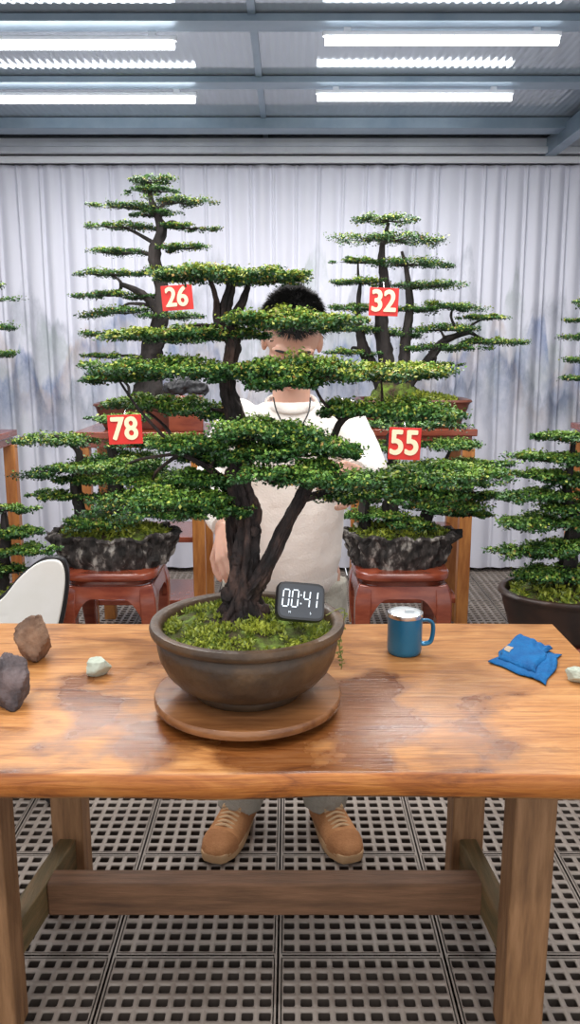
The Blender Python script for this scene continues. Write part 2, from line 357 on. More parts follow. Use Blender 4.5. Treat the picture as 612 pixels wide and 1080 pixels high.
# ceiling lights
for (xa,xb,yy) in ((-1.62,-.463,4.33),(.125,1.10,4.29),(-1.62,-.462,3.60),(.13,1.09,3.55)):
    t=Thing('ceiling_light',((xa+xb)/2,yy,CH-.1),'lit white LED batten tube under the metal ceiling','lamp',group='LED batten lights on the ceiling')
    g=G(); g.box(((xa+xb)/2,yy,CH-.052),(xb-xa,.022,.018)); g.box((xa+.1,yy,CH-.035),(.03,.02,.02)); g.box((xb-.1,yy,CH-.035),(.03,.02,.02)); t.part('housing',g,m_trim,bevel=.002)
    g=G(); g.tube([(xa+.01,yy,CH-.075),(xb-.01,yy,CH-.075)],[.018,.018],seg=16); t.part('light_tube',g,m_tube)
def area(x,y,z,sx,sy,e,rot=(0,0,0),c=(1,.98,.96)):
    l=bpy.data.lights.new('lamp','AREA'); l.shape='RECTANGLE'; l.size=sx; l.size_y=sy; l.energy=e; l.color=c
    o=bpy.data.objects.new('lamp',l); o.location=(x,y,z); o.rotation_euler=rot; COL.objects.link(o)
for x in(-1.0,.6):
    for y in(4.3,3.55): area(x,y,CH-.11,1.0,.08,20)
    for y in(2.3,1.2,.1): area(x,y,CH-.11,1.0,.15,19)
w=bpy.data.worlds.new('w'); S.world=w; w.use_nodes=True; w.node_tree.nodes['Background'].inputs[0].default_value=(.95,.97,1,1); w.node_tree.nodes['Background'].inputs[1].default_value=1.2

# ---------------------------------------------------------------- table
TX0,TX1,TY0,TY1,TZ=-.83,.705,1.286,2.07,.78
t=Thing('work_table',(-.06,1.68,0),'long honey-coloured thick wooden slab work table with square legs','table')
nxs=110
g=G()
def edge(x): return .008*mn.noise((x*2.6,0,0))+.003*mn.noise((x*11,1,0))
rows=[]
for i in range(nxs+1):
    x=TX0+(TX1-TX0)*i/nxs; e0=edge(x); e1=edge(x+9); zb=.004*mn.noise((x*5,5,0))
    ring=[(x,TY0+e0+.008,TZ-.053+zb),(x,TY0+e0+.001,TZ-.046+zb),(x,TY0+e0-.002,TZ-.025),(x,TY0+e0,TZ-.009),(x,TY0+e0+.003,TZ-.003),(x,TY0+e0+.009,TZ)]
    ring+=[(x,TY1+e1-.004,TZ),(x,TY1+e1,TZ-.004),(x,TY1+e1,TZ-.02),(x,TY1+e1,TZ-.049),(x,TY1+e1-.004,TZ-.052)]
    rows.append([Vector(q) for q in ring])
g.rings(rows); me=g.mesh('tabletop')
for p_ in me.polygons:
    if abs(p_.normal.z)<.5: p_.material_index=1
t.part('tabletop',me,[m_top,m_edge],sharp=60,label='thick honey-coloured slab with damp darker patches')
LF,LR=1.56,2.0
LXF=(-.648,.512); LXR=(-.600,.480)
for s_ in(0,1):
    for ly,lx,w_ in((LF,LXF[s_],.088),(LR,LXR[s_],.084)):
        g=G(); g.box((lx,ly,.3625),(w_,.085,.725)); t.part('leg',g,m_legwood,bevel=.005)
    for z,hh,ww in((.165,.09,.045),(.69,.066,.04)):
        a_=Vector((LXF[s_],LF+.04,z)); b_=Vector((LXR[s_],LR-.04,z)); d=b_-a_
        g=G(); g.box((a_+b_)/2,(ww,d.length,hh),rot=Matrix.Rotation(-math.atan2(d.x,d.y),3,'Z')); t.part('side_rail' if z<.3 else 'apron',g,m_siderail,bevel=.004)
g=G(); g.box((-.062,1.80,.165),(1.08,.06,.088)); t.part('stretcher',g,m_railwood,bevel=.005)
g=G(); g.box((-.06,2.0,.69),(.99,.03,.066)); t.part('apron',g,m_railwood,bevel=.003)

# ---------------------------------------------------------------- trees
def leafmesh(cx,rx,ry,rz,nclump,npc,size,yel,dark=1.0):
    rx*=.91; ry*=.91; rz*=1.18
    A=np.random.rand(nclump)*2*np.pi; r_=np.random.rand(nclump)**.52; ph=np.random.rand(3)*6.28
    edge=1+.16*np.sin(3*A+ph[0])+.11*np.sin(5*A+ph[1])+.09*np.sin(9*A+ph[2])
    cxs=rx*r_*np.cos(A)*edge; cys=ry*r_*np.sin(A)*edge
    hz=(1-r_**2)
    bmp=np.array([mn.noise((float(x_)/rx*2.9+ph[0],float(y_)/ry*2.2,ph[1])) for x_,y_ in zip(cxs,cys)])
    tx,ty=np.random.normal(0,.11,2)
    czs=rz*(hz*.95*np.random.uniform(-.15,1,nclump)+.85*bmp-.3)+ (tx*cxs/rx)*rz*3
    big=size<.01
    sg=min(rx*.11,.0120 if big else .024)
    kx=np.clip(np.random.normal(1,.25,nclump),.55,1.6)
    n=nclump*npc
    C=np.repeat(np.stack([cxs,cys,czs],1),npc,0); ks=np.repeat(kx,npc)[:,None]
    cl=np.repeat(np.random.rand(nclump),npc)
    O=np.clip(np.random.normal(0,1,(n,3)),-2,2)*np.array([sg,sg,sg*.34])*ks
    P=C+O
    nrm=np.random.normal(0,.7,(n,3))+np.array([0,0,.9]); nrm/=np.linalg.norm(nrm,axis=1)[:,None]
    d=np.random.normal(0,1,(n,3)); d-=nrm*(d*nrm).sum(1)[:,None]; d/=np.linalg.norm(d,axis=1)[:,None]
    s_=np.cross(nrm,d); L_=size*np.random.uniform(.65,1.25,(n,1)); Wd=L_*.31
    b0=P-d*L_*.5; tip=P+d*L_*.5; mL=P+s_*Wd+nrm*L_*.08; mR=P-s_*Wd+nrm*L_*.08
    VV=np.stack([b0,mR,tip,mL],1).reshape(-1,3)+np.array(cx)
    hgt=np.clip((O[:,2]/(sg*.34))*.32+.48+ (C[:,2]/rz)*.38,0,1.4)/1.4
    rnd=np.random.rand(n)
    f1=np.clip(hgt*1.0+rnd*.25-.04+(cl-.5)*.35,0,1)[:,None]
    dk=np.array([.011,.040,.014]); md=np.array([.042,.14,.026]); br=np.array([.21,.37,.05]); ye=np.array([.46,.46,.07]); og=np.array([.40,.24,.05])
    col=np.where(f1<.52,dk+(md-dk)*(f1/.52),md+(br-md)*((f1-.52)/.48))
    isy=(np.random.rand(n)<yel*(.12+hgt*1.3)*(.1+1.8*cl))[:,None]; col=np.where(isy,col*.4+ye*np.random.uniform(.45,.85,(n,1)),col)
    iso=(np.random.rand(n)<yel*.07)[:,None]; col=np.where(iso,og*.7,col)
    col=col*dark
    colv=np.repeat(np.hstack([col,np.ones((n,1))]),4,0)
    me=bpy.data.meshes.new('foliage_pad'); me.vertices.add(4*n); me.vertices.foreach_set('co',VV.ravel())
    me.loops.add(4*n); me.loops.foreach_set('vertex_index',np.arange(4*n)); me.polygons.add(n); me.polygons.foreach_set('loop_start',np.arange(n)*4)
    me.update(calc_edges=True)
    ca=me.color_attributes.new('Col','FLOAT_COLOR','POINT'); ca.data.foreach_set('color',colv.ravel())
    return me
def tree(t,D,trunks,pads,size,dens,bark,br_r,yscale=.7,dark=1,extra=None,npc=60,tk=1):
    g=G(); samples=[]; big=size<.01
    for tr in trunks:
        P=[W(q[0],q[1],D+q[2]) for q in tr]; R=[q[3]*tk for q in tr]
        g.tube(P,R,seg=40 if big else 14,sub=16 if big else 8,nzv=.28 if big else .35,ridge=.26 if big else .2)
        samples+=crom(P,5)[2:]
    if extra: extra(g)
    for p_ in pads:
        px,py,hw,hh,dd=p_[:5]; yel=p_[5] if len(p_)>5 else .2
        c=W(px,py,D+dd); k=(D*.98+.05)/F; rx,rz=hw*k,hh*k; ry=rx*yscale
        me=leafmesh(c,rx,ry,rz,max(14,int(dens*hw/40)),npc,size,yel,dark)
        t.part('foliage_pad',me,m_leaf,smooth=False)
        s_=min(samples,key=lambda q:(q-c).length+(.6*max(0,q.z-c.z)) )
        mid=(s_+c)/2+Vector((random.uniform(-.02,.02),random.uniform(-.02,.02),random.uniform(-.01,.015)))*(D/1.55)**.5
        cc=c-Vector((0,0,rz*.5))
        if (s_-c).length>rx*.15: g.tube([s_,mid,cc],[br_r,br_r*.7,br_r*.45],seg=8,sub=5,nzv=.35)
        for q in range(7):
            a=q*.9+random.random()*.6; e_=cc+Vector((math.cos(a)*rx*.7,math.sin(a)*ry*.7,rz*.2))
            g.tube([cc,(cc+e_)/2+Vector((random.uniform(-.1,.1)*rx,random.uniform(-.1,.1)*rx,-.004)),e_],[br_r*.45,br_r*.32,br_r*.12],seg=5,sub=3)
    t.part('trunk',g,bark)
def mossmesh(c,rx,ry,hz,seg=64,rg=22,nv=.3):
    g=G(); v=[Vector((c[0],c[1],c[2]+hz))]; f=[]
    for i in range(1,rg+1):
        for j in range(seg):
            a=2*math.pi*j/seg; r_=i/rg; x=r_*rx*math.cos(a); y=r_*ry*math.sin(a)
            z=hz*(1-r_**2)+(1-r_**6)*hz*nv*(mn.noise((x*30,y*30,c[0]))+.6*mn.noise((x*75,y*75,2)))
            v.append(Vector((c[0]+x,c[1]+y,c[2]+z)))
    for j in range(seg): f.append((0,1+j,1+(j+1)%seg))
    for i in range(rg-1):
        for j in range(seg):
            k_=(j+1)%seg; f.append((1+i*seg+j,1+(i+1)*seg+j,1+(i+1)*seg+k_,1+i*seg+k_))
    g.add(v,f); return g
def clampmoss(c,rx,ry,hz,n,size,lay=.006,thr=-.12,fq=16):
    """little moss and weed leaves growing over a mound"""
    A=np.random.rand(n)*2*np.pi; r_=np.sqrt(np.random.rand(n))*.97
    x=rx*r_*np.cos(A); y=ry*r_*np.sin(A); z=hz*(1-r_**2)+np.random.rand(n)*lay
    nv=np.array([mn.noise((float(a_)*fq,float(b_)*fq,3))+.5*mn.noise((float(a_)*fq*3,float(b_)*fq*3,8)) for a_,b_ in zip(x,y)])
    keep=nv>thr
    x,y,z,nv=x[keep],y[keep],z[keep],nv[keep]; n=len(x); P=np.stack([x,y,z],1)+np.array(c)
    d=np.random.normal(0,1,(n,3)); d[:,2]=abs(d[:,2])+.3; d/=np.linalg.norm(d,axis=1)[:,None]; s_=np.cross(d,np.random.normal(0,1,(n,3))); s_/=np.linalg.norm(s_,axis=1)[:,None]
    L_=size*np.random.uniform(.6,1.5,(n,1)); VV=np.stack([P,P+d*L_*.5-s_*L_*.22,P+d*L_,P+d*L_*.5+s_*L_*.22],1).reshape(-1,3)
    f1=np.clip(np.random.rand(n,1)*.7+nv[:,None]*.8,0,1); col=np.array([.07,.12,.015])*(1-f1)+np.array([.42,.46,.05])*f1; colv=np.repeat(np.hstack([col,np.ones((n,1))]),4,0)
    me=bpy.data.meshes.new('moss_leaves'); me.vertices.add(4*n); me.vertices.foreach_set('co',VV.ravel()); me.loops.add(4*n); me.loops.foreach_set('vertex_index',np.arange(4*n)); me.polygons.add(n); me.polygons.foreach_set('loop_start',np.arange(n)*4); me.update(calc_edges=True)
    ca=me.color_attributes.new('Col','FLOAT_COLOR','POINT'); ca.data.foreach_set('color',colv.ravel()); return me

# main tree
PC=Vector((-.086,1.55,0))
tt=Thing('turntable',(PC.x,PC.y,TZ),'round wet brown wooden turntable under the big pot','turntable')
g=G(); g.lathe([(.001,.0),(.125,.0),(.125,.018),(.001,.018)],(PC.x,PC.y,TZ),seg=64); tt.part('base',g,m_railwood)
g=G(); g.lathe([(.001,.019),(.186,.019),(.190,.022),(.191,.035),(.188,.039),(.001,.040)],(PC.x,PC.y,TZ),seg=96); tt.part('plate',g,m_turn)
ZB=TZ+.040
t=Thing('bonsai_tree',(PC.x,PC.y,ZB),'large layered bonsai in a round brown glazed pot','bonsai')
prof=[(.001,.014),(.090,.014),(.094,0),(.108,0),(.112,.006),(.112,.015),(.120,.020),(.146,.033),(.165,.054),(.177,.080),(.182,.104),(.182,.120),(.178,.126),(.186,.129),(.194,.134),(.196,.143),(.193,.151),(.182,.153),(.174,.148),(.170,.138),(.166,.11),(.001,.10)]
g=G(); g.lathe(prof,(PC.x,PC.y,ZB),seg=96); t.part('pot',g,m_pot,label='round brown glazed ceramic pot')
RZ=ZB+.140
g=mossmesh((PC.x,PC.y,RZ-.012),.172,.172,.032,seg=96,rg=40); t.part('moss',g,m_moss,label='mossy soil mound')
t.part('moss',clampmoss((PC.x,PC.y,RZ-.010),.170,.170,.032,11000,.0085,thr=-.02,fq=20),m_leaf,smooth=False,label='tiny bright green weeds over the soil')
def roots(g):
    b0=W(257,648,1.55); b0.z=RZ+.030
    for a,l in((.2,.065),(1.1,.05),(2.3,.055),(3.2,.062),(4.0,.065),(4.7,.055),(5.5,.065)):
        e_=b0+Vector((math.cos(a)*l,math.sin(a)*l,-.024)); g.tube([b0+Vector((0,0,.04)),b0+Vector((math.cos(a)*l*.45,math.sin(a)*l*.45,.006)),e_],[.020,.015,.005],seg=18,sub=8,nzv=.4,ridge=.3)
    for px,py,r_ in((240,628,.013),(274,618,.012),(250,590,.011),(268,560,.009),(241,648,.014),(278,644,.012)): g.ell(W(px,py,1.53),(r_,r_*.7,r_*1.2),nzv=.5,fq=2)
trunks=[[(256,662,0,.038),(256,640,0,.035),(257,610,0,.029),(261,575,0,.025),(262,540,0,.022),(251,505,0,.020),(260,470,.01,.018),(246,435,.01,.016),(240,400,.01,.014),(246,360,.0,.012),(238,330,0,.011),(243,305,0,.009),(246,294,0,.005)],
 [(262,628,-.01,.022),(279,602,-.02,.016),(295,568,-.02,.013),(314,530,-.02,.012),(330,500,-.01,.009),(348,468,0,.007),(366,440,.01,.005),(410,434,.01,.003)],
 [(318,526,-.02,.008),(345,520,-.01,.007),(385,515,.0,.005),(425,508,.01,.004),(450,504,.02,.003)],
 [(252,600,.01,.018),(245,560,.02,.011),(240,520,.02,.009),(222,495,.0,.006),(190,478,0,.004)],
 [(246,362,0,.009),(230,340,-.01,.007),(228,315,0,.005),(222,296,0,.004)],
 [(244,340,0,.009),(256,318,0,.007),(262,300,0,.004)]]
pads=[(238,289,72,7,0,.6),(286,293,38,5,.0,.6),(200,290,34,4,-.02,.5),
 (160,353,46,5,.0,.45),(218,350,54,7,.02,.4),(305,338,64,8,-.03,.4),(350,336,34,5,-.02,.5),
 (172,387,80,9,.0,.2),(125,398,34,4,0,.25),(275,389,52,10,-.04,.2),(328,390,60,12,-.05,.35),(402,392,82,7,.02,.65),(300,402,40,7,-.07,.2),
 (422,431,72,11,.0,.2),(368,430,30,9,0,.15),(200,430,58,9,.05,.15),(146,425,42,5,.1,.2),
 (288,455,66,13,-.06,.15),(308,473,70,12,-.05,.12),(208,468,48,10,-.02,.12),(225,482,38,10,.03,.05),
 (320,500,68,14,-.08,.12),(445,501,82,10,.02,.15),(366,478,20,7,.05,.05),(385,518,54,10,0,.1),(497,498,44,5,.04,.3),(455,520,34,6,.0,.1),
 (178,527,78,13,0,.15),(128,491,48,6,.08,.15),(225,535,38,11,-.02,.1),(213,505,36,9,0,.08),(160,508,40,6,.06,.1)]
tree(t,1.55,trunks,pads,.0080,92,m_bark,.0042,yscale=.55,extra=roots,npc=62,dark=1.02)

def ovalpot(t,c,rx,ry,h,mat,p=2,rug=0):
    prof=[(.001,.01),(.70,.01),(.72,0),(.80,0),(.83,.10),(.86,.22),(.88,.35),(.91,.48),(.93,.6),(.95,.7),(.96,.8),(.98,.88),(1.02,.93),(1.0,1.0),(.93,1.0),(.91,.92),(.9,.8),(.001,.8)]
    g=G(); 
    g.lathe([(a_,b_*h) for a_,b_ in prof],c,seg=180 if rug else 64,sx=rx,sy=ry,p=p,rug=rug); t.part('pot',g,mat,sharp=40 if rug else 70)
    k_=.86
    g=mossmesh((c[0],c[1],c[2]+h*.86),rx*k_,ry*k_,h*.28); t.part('moss',g,m_moss)
    t.part('moss',clampmoss((c[0],c[1],c[2]+h*.88),rx*k_,ry*k_,h*.28,2200,.018,.010),m_leaf,smooth=False)
def stool(c,w,zt,label='glossy red-brown carved wooden stool under a bonsai pot'):
    x,y=c; t=Thing('plant_stool',(x,y,0),label,'plant stand',group='red wooden plant stools')
    g=G(); g.lathe([(.001,zt-.035),(.96,zt-.035),(1,zt-.028),(1,zt-.008),(.97,zt),(.001,zt)],(x,y,0),seg=48,sx=w*.54,sy=w*.54,p=5); t.part('seat',g,m_red)
    g=G(); g.lathe([(.001,zt-.055),(1,zt-.055),(1,zt-.035),(.001,zt-.035)],(x,y,0),seg=48,sx=w*.46,sy=w*.46,p=5)
    for a in range(4):
        R=Matrix.Rotation(a*math.pi/2,3,'Z')
        n_=24; v=[];
        for i in range(n_+1):
            u=-1+2*i/n_; xx=u*w*.47; dz=.05+.20*max(0,(abs(u)-.35)/.65)**2.2
            for yy in(-w*.50,-w*.45):
                for q_ in range(3):
                    zz=zt-.055-dz*q_/2; bul=-.012*math.sin(min(1,(zt-.055-zz)/.16)*math.pi)
                    v.append(R@Vector((xx,yy+bul,zz))+Vector((x,y,0)))
        f=[]
        for i in range(n_):
            o=i*6; q=o+6
            f+=[(o,q,q+1,o+1),(o+1,q+1,q+2,o+2),(o+3,o+4,q+4,q+3),(o+4,o+5,q+5,q+4),(o,o+3,q+3,q),(o+2,q+2,q+5,o+5)]
        f+=[(0,1,4,3),(1,2,5,4),(n_*6,n_*6+3,n_*6+4,n_*6+1),(n_*6+1,n_*6+4,n_*6+5,n_*6+2)]; g.add(v,f)
    t.part('apron',g,m_red)
    for sx_,sy_ in((-1,-1),(1,-1),(-1,1),(1,1)):
        g=G(); P=[]; 
        for zz,o in((zt-.055,.42),(zt-.12,.45),(zt-.22,.455),(zt*.45,.43),(zt*.2,.40),(.045,.41),(.0,.44)): P.append((x+sx_*w*o,y+sy_*w*o,zz))
        g.tube(P,[.038,.046,.043,.034,.028,.032,.040],seg=4,sub=5,up=(sx_,sy_,0)); t.part('leg',g,m_red,bevel=.006)
    for a in range(4):
        R=Matrix.Rotation(a*math.pi/2,3,'Z'); g=G(); g.box(R@Vector((0,-w*.40,.10))+Vector((x,y,0)),(w*.76,.028,.036) if a%2==0 else (.028,w*.76,.036)); t.part('stretcher',g,m_red,bevel=.003)
def tallstand(x,y,w,d,zt):
    t=Thing('plant_stand',(x,y,0),'tall brown wooden stand with shelves holding a bonsai','plant stand',group='tall wooden plant stands')
    g=G(); g.box((x,y,zt-.0175),(w,d,.035)); t.part('top',g,m_red,bevel=.005)
    g=G(); g.box((x,y,zt-.0575),(w*.93,d*.9,.045)); t.part('apron',g,m_red,bevel=.003)
    for a in(-1,1):
        for b_ in(-1,1):
            g=G(); g.box((x+a*w*.44,y+b_*d*.40,(zt-.08)/2),(.062,.055,zt-.08)); t.part('leg',g,m_orange,bevel=.004)
    for z in(.22,zt*.5):
        g=G(); g.box((x,y,z),(w*.82,d*.76,.028)); t.part('shelf',g,m_red,bevel=.003)
def sign(txt,px,py,D,wpx,hpx,roll):
    c=W(px,py,D); k=(D*.98+.06)/F; w_,h_=wpx*k,hpx*k
    t=Thing('number_sign',c,'red square number card reading %s hanging in a bonsai'%txt,'sign',group='red number cards')
    R=Matrix.Rotation(roll,3,'Y')
    g=G(); g.box(c,(w_,.004,h_),rot=R); t.part('card',g,m_signred,bevel=.001)
    me=boldtext(txt,h_*1.02,.0012,.0040*(h_/.12)); 
    me.transform(Matrix.Translation(c+Vector((0,-.0048,0)))@R.to_4x4()@Matrix.Rotation(math.pi/2,4,'X')@Matrix.Translation((-.002,0,0))@Matrix.Diagonal((.92,1.05,1,1)))
    t.part('digits',me,m_signdig,smooth=False)
    g=G(); g.tube([c+Vector((0,.003,h_*.48)),c+Vector((0,.03,h_*.5+.03)),c+Vector((0,.10,h_*.5+.03))],[.0015,.0015,.0015],seg=6); t.part('wire',g,m_silver)

def pot_on_stool(px,D,zt,rx,ry,h,mat,lab,p=2,stoolw=.36,rug=0):
    x=W(px,600,D).x; stool((x,D),stoolw,zt)
    t=Thing('bonsai_tree',(x,D,zt),lab,'bonsai'); ovalpot(t,(x,D,zt),rx,ry,h,mat,p,rug); return t
FS=.0135
t=pot_on_stool(123,3.3,.625,.270,.18,.138,m_potstone,'layered bonsai in rugged grey stone pot on red stool',rug=.12)
tree(t,3.3,[[(122,560,0,.05),(120,535,0,.04),(124,500,0,.03),(118,470,0,.02),(122,440,0,.012)],[(100,560,0,.03),(85,540,0,.028),(80,510,0,.024),(84,480,0,.018),(72,465,0,.01)]],
 [(62,463,46,5,0,.25),(70,494,46,5,-.05,.15),(60,521,34,4,0,.15),(95,505,44,4,0,.1),(130,482,48,5,.02,.1),(165,465,54,5,0,.15),(125,440,38,4,.06,.1),(170,500,58,6,0,.1),(140,523,58,6,-.02,.1),(105,548,46,4,-.06,.2),(180,540,42,5,.0,.1)],
 FS,52,m_barkr,.009,dark=.92,tk=.85)
sign('78',132,453,3.0,36,31,math.radians(-2))
t=pot_on_stool(420,3.3,.625,.243,.17,.138,m_potstone,'layered bonsai in rugged pale stone pot on red stool',rug=.12)
tree(t,3.3,[[(415,560,0,.045),(412,535,0,.035),(418,500,0,.03),(412,465,0,.02),(425,440,0,.012)],[(392,562,0,.03),(384,545,0,.028),(386,510,0,.02),(380,480,0,.012)],[(440,562,0,.03),(452,540,0,.03),(456,510,0,.022),(470,485,0,.014)]],
 [(430,446,54,4,.05,.1),(470,468,44,4,0,.1),(398,470,42,4,.05,.1),(500,488,40,3,0,.15),(455,492,66,5,0,.1),(480,508,48,4,-.05,.1),(405,505,52,5,0,.1),(470,530,52,5,0,.15),(512,522,28,3,.0,.2),(395,542,40,4,0,.1),(430,550,32,4,-.05,.2),(496,542,24,3,0,.1)],
 FS,52,m_barkr,.009,dark=.95,tk=.85)
sign('55',427,468,2.98,34,34,math.radians(2))
t=pot_on_stool(604,2.75,.51,.25,.20,.165,m_potdark,'dense layered bonsai in dark brown pot, low stool',stoolw=.32)
tree(t,2.75,[[(602,634,0,.04),(598,600,0,.034),(604,560,0,.027),(598,520,0,.02),(604,480,0,.012),(606,462,0,.007)]],
 [(602,460,44,4,0,.1),(594,483,50,5,0,.1),(572,500,38,4,0,.1),(616,505,46,5,0,.1),(570,522,46,5,0,.1),(612,535,50,6,0,.1),(574,550,52,6,-.02,.1),(562,580,44,6,-.02,.1),(608,575,52,7,-.04,.1),(588,603,50,6,-.03,.1),(632,600,40,7,0,.1),(640,550,40,6,0,.1)],
 FS,52,m_barkr,.009,dark=.82,tk=.85,yscale=.6)
t=pot_on_stool(2,2.95,.46,.19,.15,.12,m_potdark,'low layered bonsai in dark pot beside wooden stand',stoolw=.27)
tree(t,2.95,[[(2,626,0,.035),(0,606,0,.03),(6,575,0,.02),(4,540,0,.010)]],
 [(8,536,34,4,0,.1),(22,560,32,4,0,.1),(-10,560,36,5,0,.1),(22,580,36,5,-.01,.1),(5,600,38,6,-.01,.1),(-25,590,34,6,0,.1)],
 FS,52,m_barkr,.009,dark=.78,tk=.85,yscale=.55)
def rear(px,D,zt,rx,ry,h,mat,lab,w=.58,d=.42,p=6,sw=0):
    x=W(px,440,D).x; tallstand(x,D,w,d,zt); t=Thing('bonsai_tree',(x,D,zt),lab,'bonsai'); ovalpot(t,(x,D,zt),rx,ry,h,mat,p); return t
RS=.0125
t=rear(155,4.2,1.11,.25,.17,.13,m_potred,'tall layered bonsai with tapering trunk in brown tray',w=.64,d=.52)
tree(t,4.2,[[(155,420,0,.10),(158,400,0,.075),(160,370,0,.06),(168,340,0,.05),(170,305,0,.042),(162,270,0,.034),(170,240,0,.027),(160,212,0,.018),(158,190,0,.008)],[(150,418,-.03,.04),(130,425,-.05,.02)],[(168,330,0,.03),(150,310,-.05,.02),(128,300,-.05,.012)]],
 [(160,190,28,4,0,.3),(163,200,28,3,0,.1),(188,212,36,3,0,.35),(130,217,32,3,0,.35),(165,225,26,3,0,.1),(130,238,36,3,0,.3),(196,239,28,3,0,.35),(126,265,36,3,0,.3),(190,260,32,3,0,.3),(116,288,38,3,0,.3),(185,284,40,3,0,.3),(110,310,34,3,0,.25),(150,313,20,3,0,.1),(122,328,42,4,0,.3),(185,333,36,4,0,.15),(118,352,38,3,0,.25),(186,359,36,3,0,.15),(112,375,28,3,0,.2),(126,397,32,3,0,.25)],
 RS,38,m_barkr,.010,dark=1.0,tk=.85)
sign('26',187,314,3.8,32,25,math.radians(-4))
t=rear(434,4.2,1.12,.285,.19,.14,m_potred,'layered bonsai with several trunks in red-brown tray',w=.60)
tree(t,4.2,[[(412,425,0,.08),(410,400,0,.05),(405,370,0,.04),(402,335,0,.035),(406,300,0,.028),(403,265,0,.02),(410,235,0,.009)],[(415,420,0,.06),(425,392,-.03,.04),(428,360,-.03,.032),(432,325,-.03,.024),(430,290,0,.016),(424,265,0,.008)],[(410,415,0,.05),(392,385,0,.036),(382,360,0,.028),(378,330,0,.018),(380,300,0,.010)],[(422,410,0,.05),(448,385,0,.03),(468,360,0,.022),(495,350,0,.012)]],
 [(411,231,36,4,0,.35),(415,252,60,3,0,.35),(378,275,28,3,0,.3),(432,277,44,4,0,.25),(376,297,36,3,0,.3),(447,300,46,3,0,.3),(478,323,40,3,0,.3),(376,324,34,3,0,.2),(440,326,30,3,0,.15),(512,334,32,3,0,.35),(465,346,44,4,0,.25),(378,347,34,3,0,.25),(420,352,32,3,.05,.1),(517,360,38,3,0,.3),(470,366,42,4,0,.15),(370,371,30,3,0,.25),(458,384,26,3,0,.2),(400,387,22,3,0,.1)],
 RS,38,m_barkr,.010,dark=1.0,tk=.85)
t.part('moss',(lambda g:(g.ell(W(416,417,4.2),(.12,.10,.08),nzv=.3,fq=2),g)[1])(G()),m_moss,label='mossy root mound')
sign('32',405,318.5,3.9,30,28,math.radians(2))
t=rear(-48,4.2,1.08,.20,.15,.12,m_potred,'layered bonsai in brown tray on tall stand',w=.50)
tree(t,4.2,[[(-46,425,0,.07),(-40,380,0,.05),(-38,340,0,.035),(-34,300,0,.012)]],[(-30,300,36,3,0,.2),(-20,316,34,3,0,.2),(-18,343,38,3,0,.2),(-12,373,36,4,0,.2),(-50,330,40,4,0,.2)],RS,34,m_barkr,.010,tk=.8)
t=rear(668,4.2,1.12,.20,.15,.12,m_potred,'layered bonsai in brown tray on tall wooden stand',w=.50)
tree(t,4.2,[[(664,425,0,.07),(656,380,0,.05),(648,340,0,.035),(645,310,0,.012)]],[(636,320,36,4,0,.2),(626,337,30,3,0,.2),(624,354,32,3,0,.2),(626,378,36,4,0,.2),(622,398,32,4,0,.2),(660,350,40,4,0,.2)],RS,34,m_barkr,.010,tk=.8)
# black rock by the rear left tree
c=W(196,409,3.975); g=G()
for dx,dz,rr_ in((-.05,0,.045),(.0,.01,.045),(.055,-.003,.042),(.03,.02,.035)): g.ell(c+Vector((dx,0,dz)),(rr_*1.25,rr_*.75,rr_*.8),nzv=.6,fq=2)
me=remesh(g,.007,1,'ornamental_stone',disp=(.03,.03)); zmin=min(v.co.z for v in me.vertices)
single('ornamental_stone',me,m_st4,'shiny black lumpy viewing stone beside the tall bonsai','stone')
hgt=zmin+.004-1.11
g=G(); g.box((c.x,3.975,1.11+hgt/2),(.17,.06,hgt)); single('display_block',g,m_red,'small dark red wooden block under the black stone','stand',bevel=.006)

# ---------------------------------------------------------------- small things on the table
tp=W(318,634,1.452); t=Thing('digital_timer',tp,'black digital timer reading 00:41 leaning on mossy soil','timer')
R=Euler((math.radians(-28),math.radians(8),math.radians(10))).to_matrix(); TW,TH=.092,.073
g=G(); pr=[(.001,0),(.97,0),(1,.004),(1,.020),(.97,.024),(.001,.024)]; g.lathe(pr,(0,0,0),seg=48,sx=TW/2,sy=TH/2,p=7)
def tl(v): return tp+R@Vector((v[0],v[2],v[1]))
g.v=[tl((v.x,v.y,v.z)) for v in g.v]; t.part('case',g,m_black)
g=G(); g.lathe([(.001,-.0006),(1,-.0006),(1,.0002),(.001,.0002)],(0,0,0),seg=48,sx=TW/2*.90,sy=TH/2*.86,p=8); g.v=[tl((v.x,v.y,v.z)) for v in g.v]; t.part('screen',g,m_screen)
g=G()
SEG={'0':'abcdef','4':'bcfg','1':'bc'}
def seg(cx,cy,w_,h_,th,which):
    P={'a':(0,h_/2,1),'g':(0,0,1),'d':(0,-h_/2,1),'b':(w_/2,h_/4,0),'c':(w_/2,-h_/4,0),'f':(-w_/2,h_/4,0),'e':(-w_/2,-h_/4,0)}
    for s_ in which:
        x,y,hz=P[s_]; a,b_=((w_*.78)/2,th/2) if hz else (th/2,(h_*.40)/2)
        sh=.08
        v=[(cx+x+sx_*a+(y+sy_*b_)*sh,cy+y+sy_*b_,zz) for zz in(-.0018,-.0008) for sx_,sy_ in((-1,-1),(1,-1),(1,1),(-1,1))]
        g.add([tl(q) for q in v],[(0,1,2,3),(7,6,5,4),(0,4,5,1),(1,5,6,2),(2,6,7,3),(3,7,4,0)])
for ch_,cx in(('0',-.030),('0',-.0125),('4',.010),('1',.0245)): seg(cx,.004,.0115,.032,.0022,SEG[ch_])
for dy in(.011,-.005):
    v=[(-.0012+a*.0013,dy+b_*.0013,zz) for zz in(-.0018,-.0008) for a,b_ in((-1,-1),(1,-1),(1,1),(-1,1))]; g.add([tl(q) for q in v],[(0,1,2,3),(7,6,5,4),(0,4,5,1),(1,5,6,2),(2,6,7,3),(3,7,4,0)])
t.part('digits',g,m_digit,smooth=False)
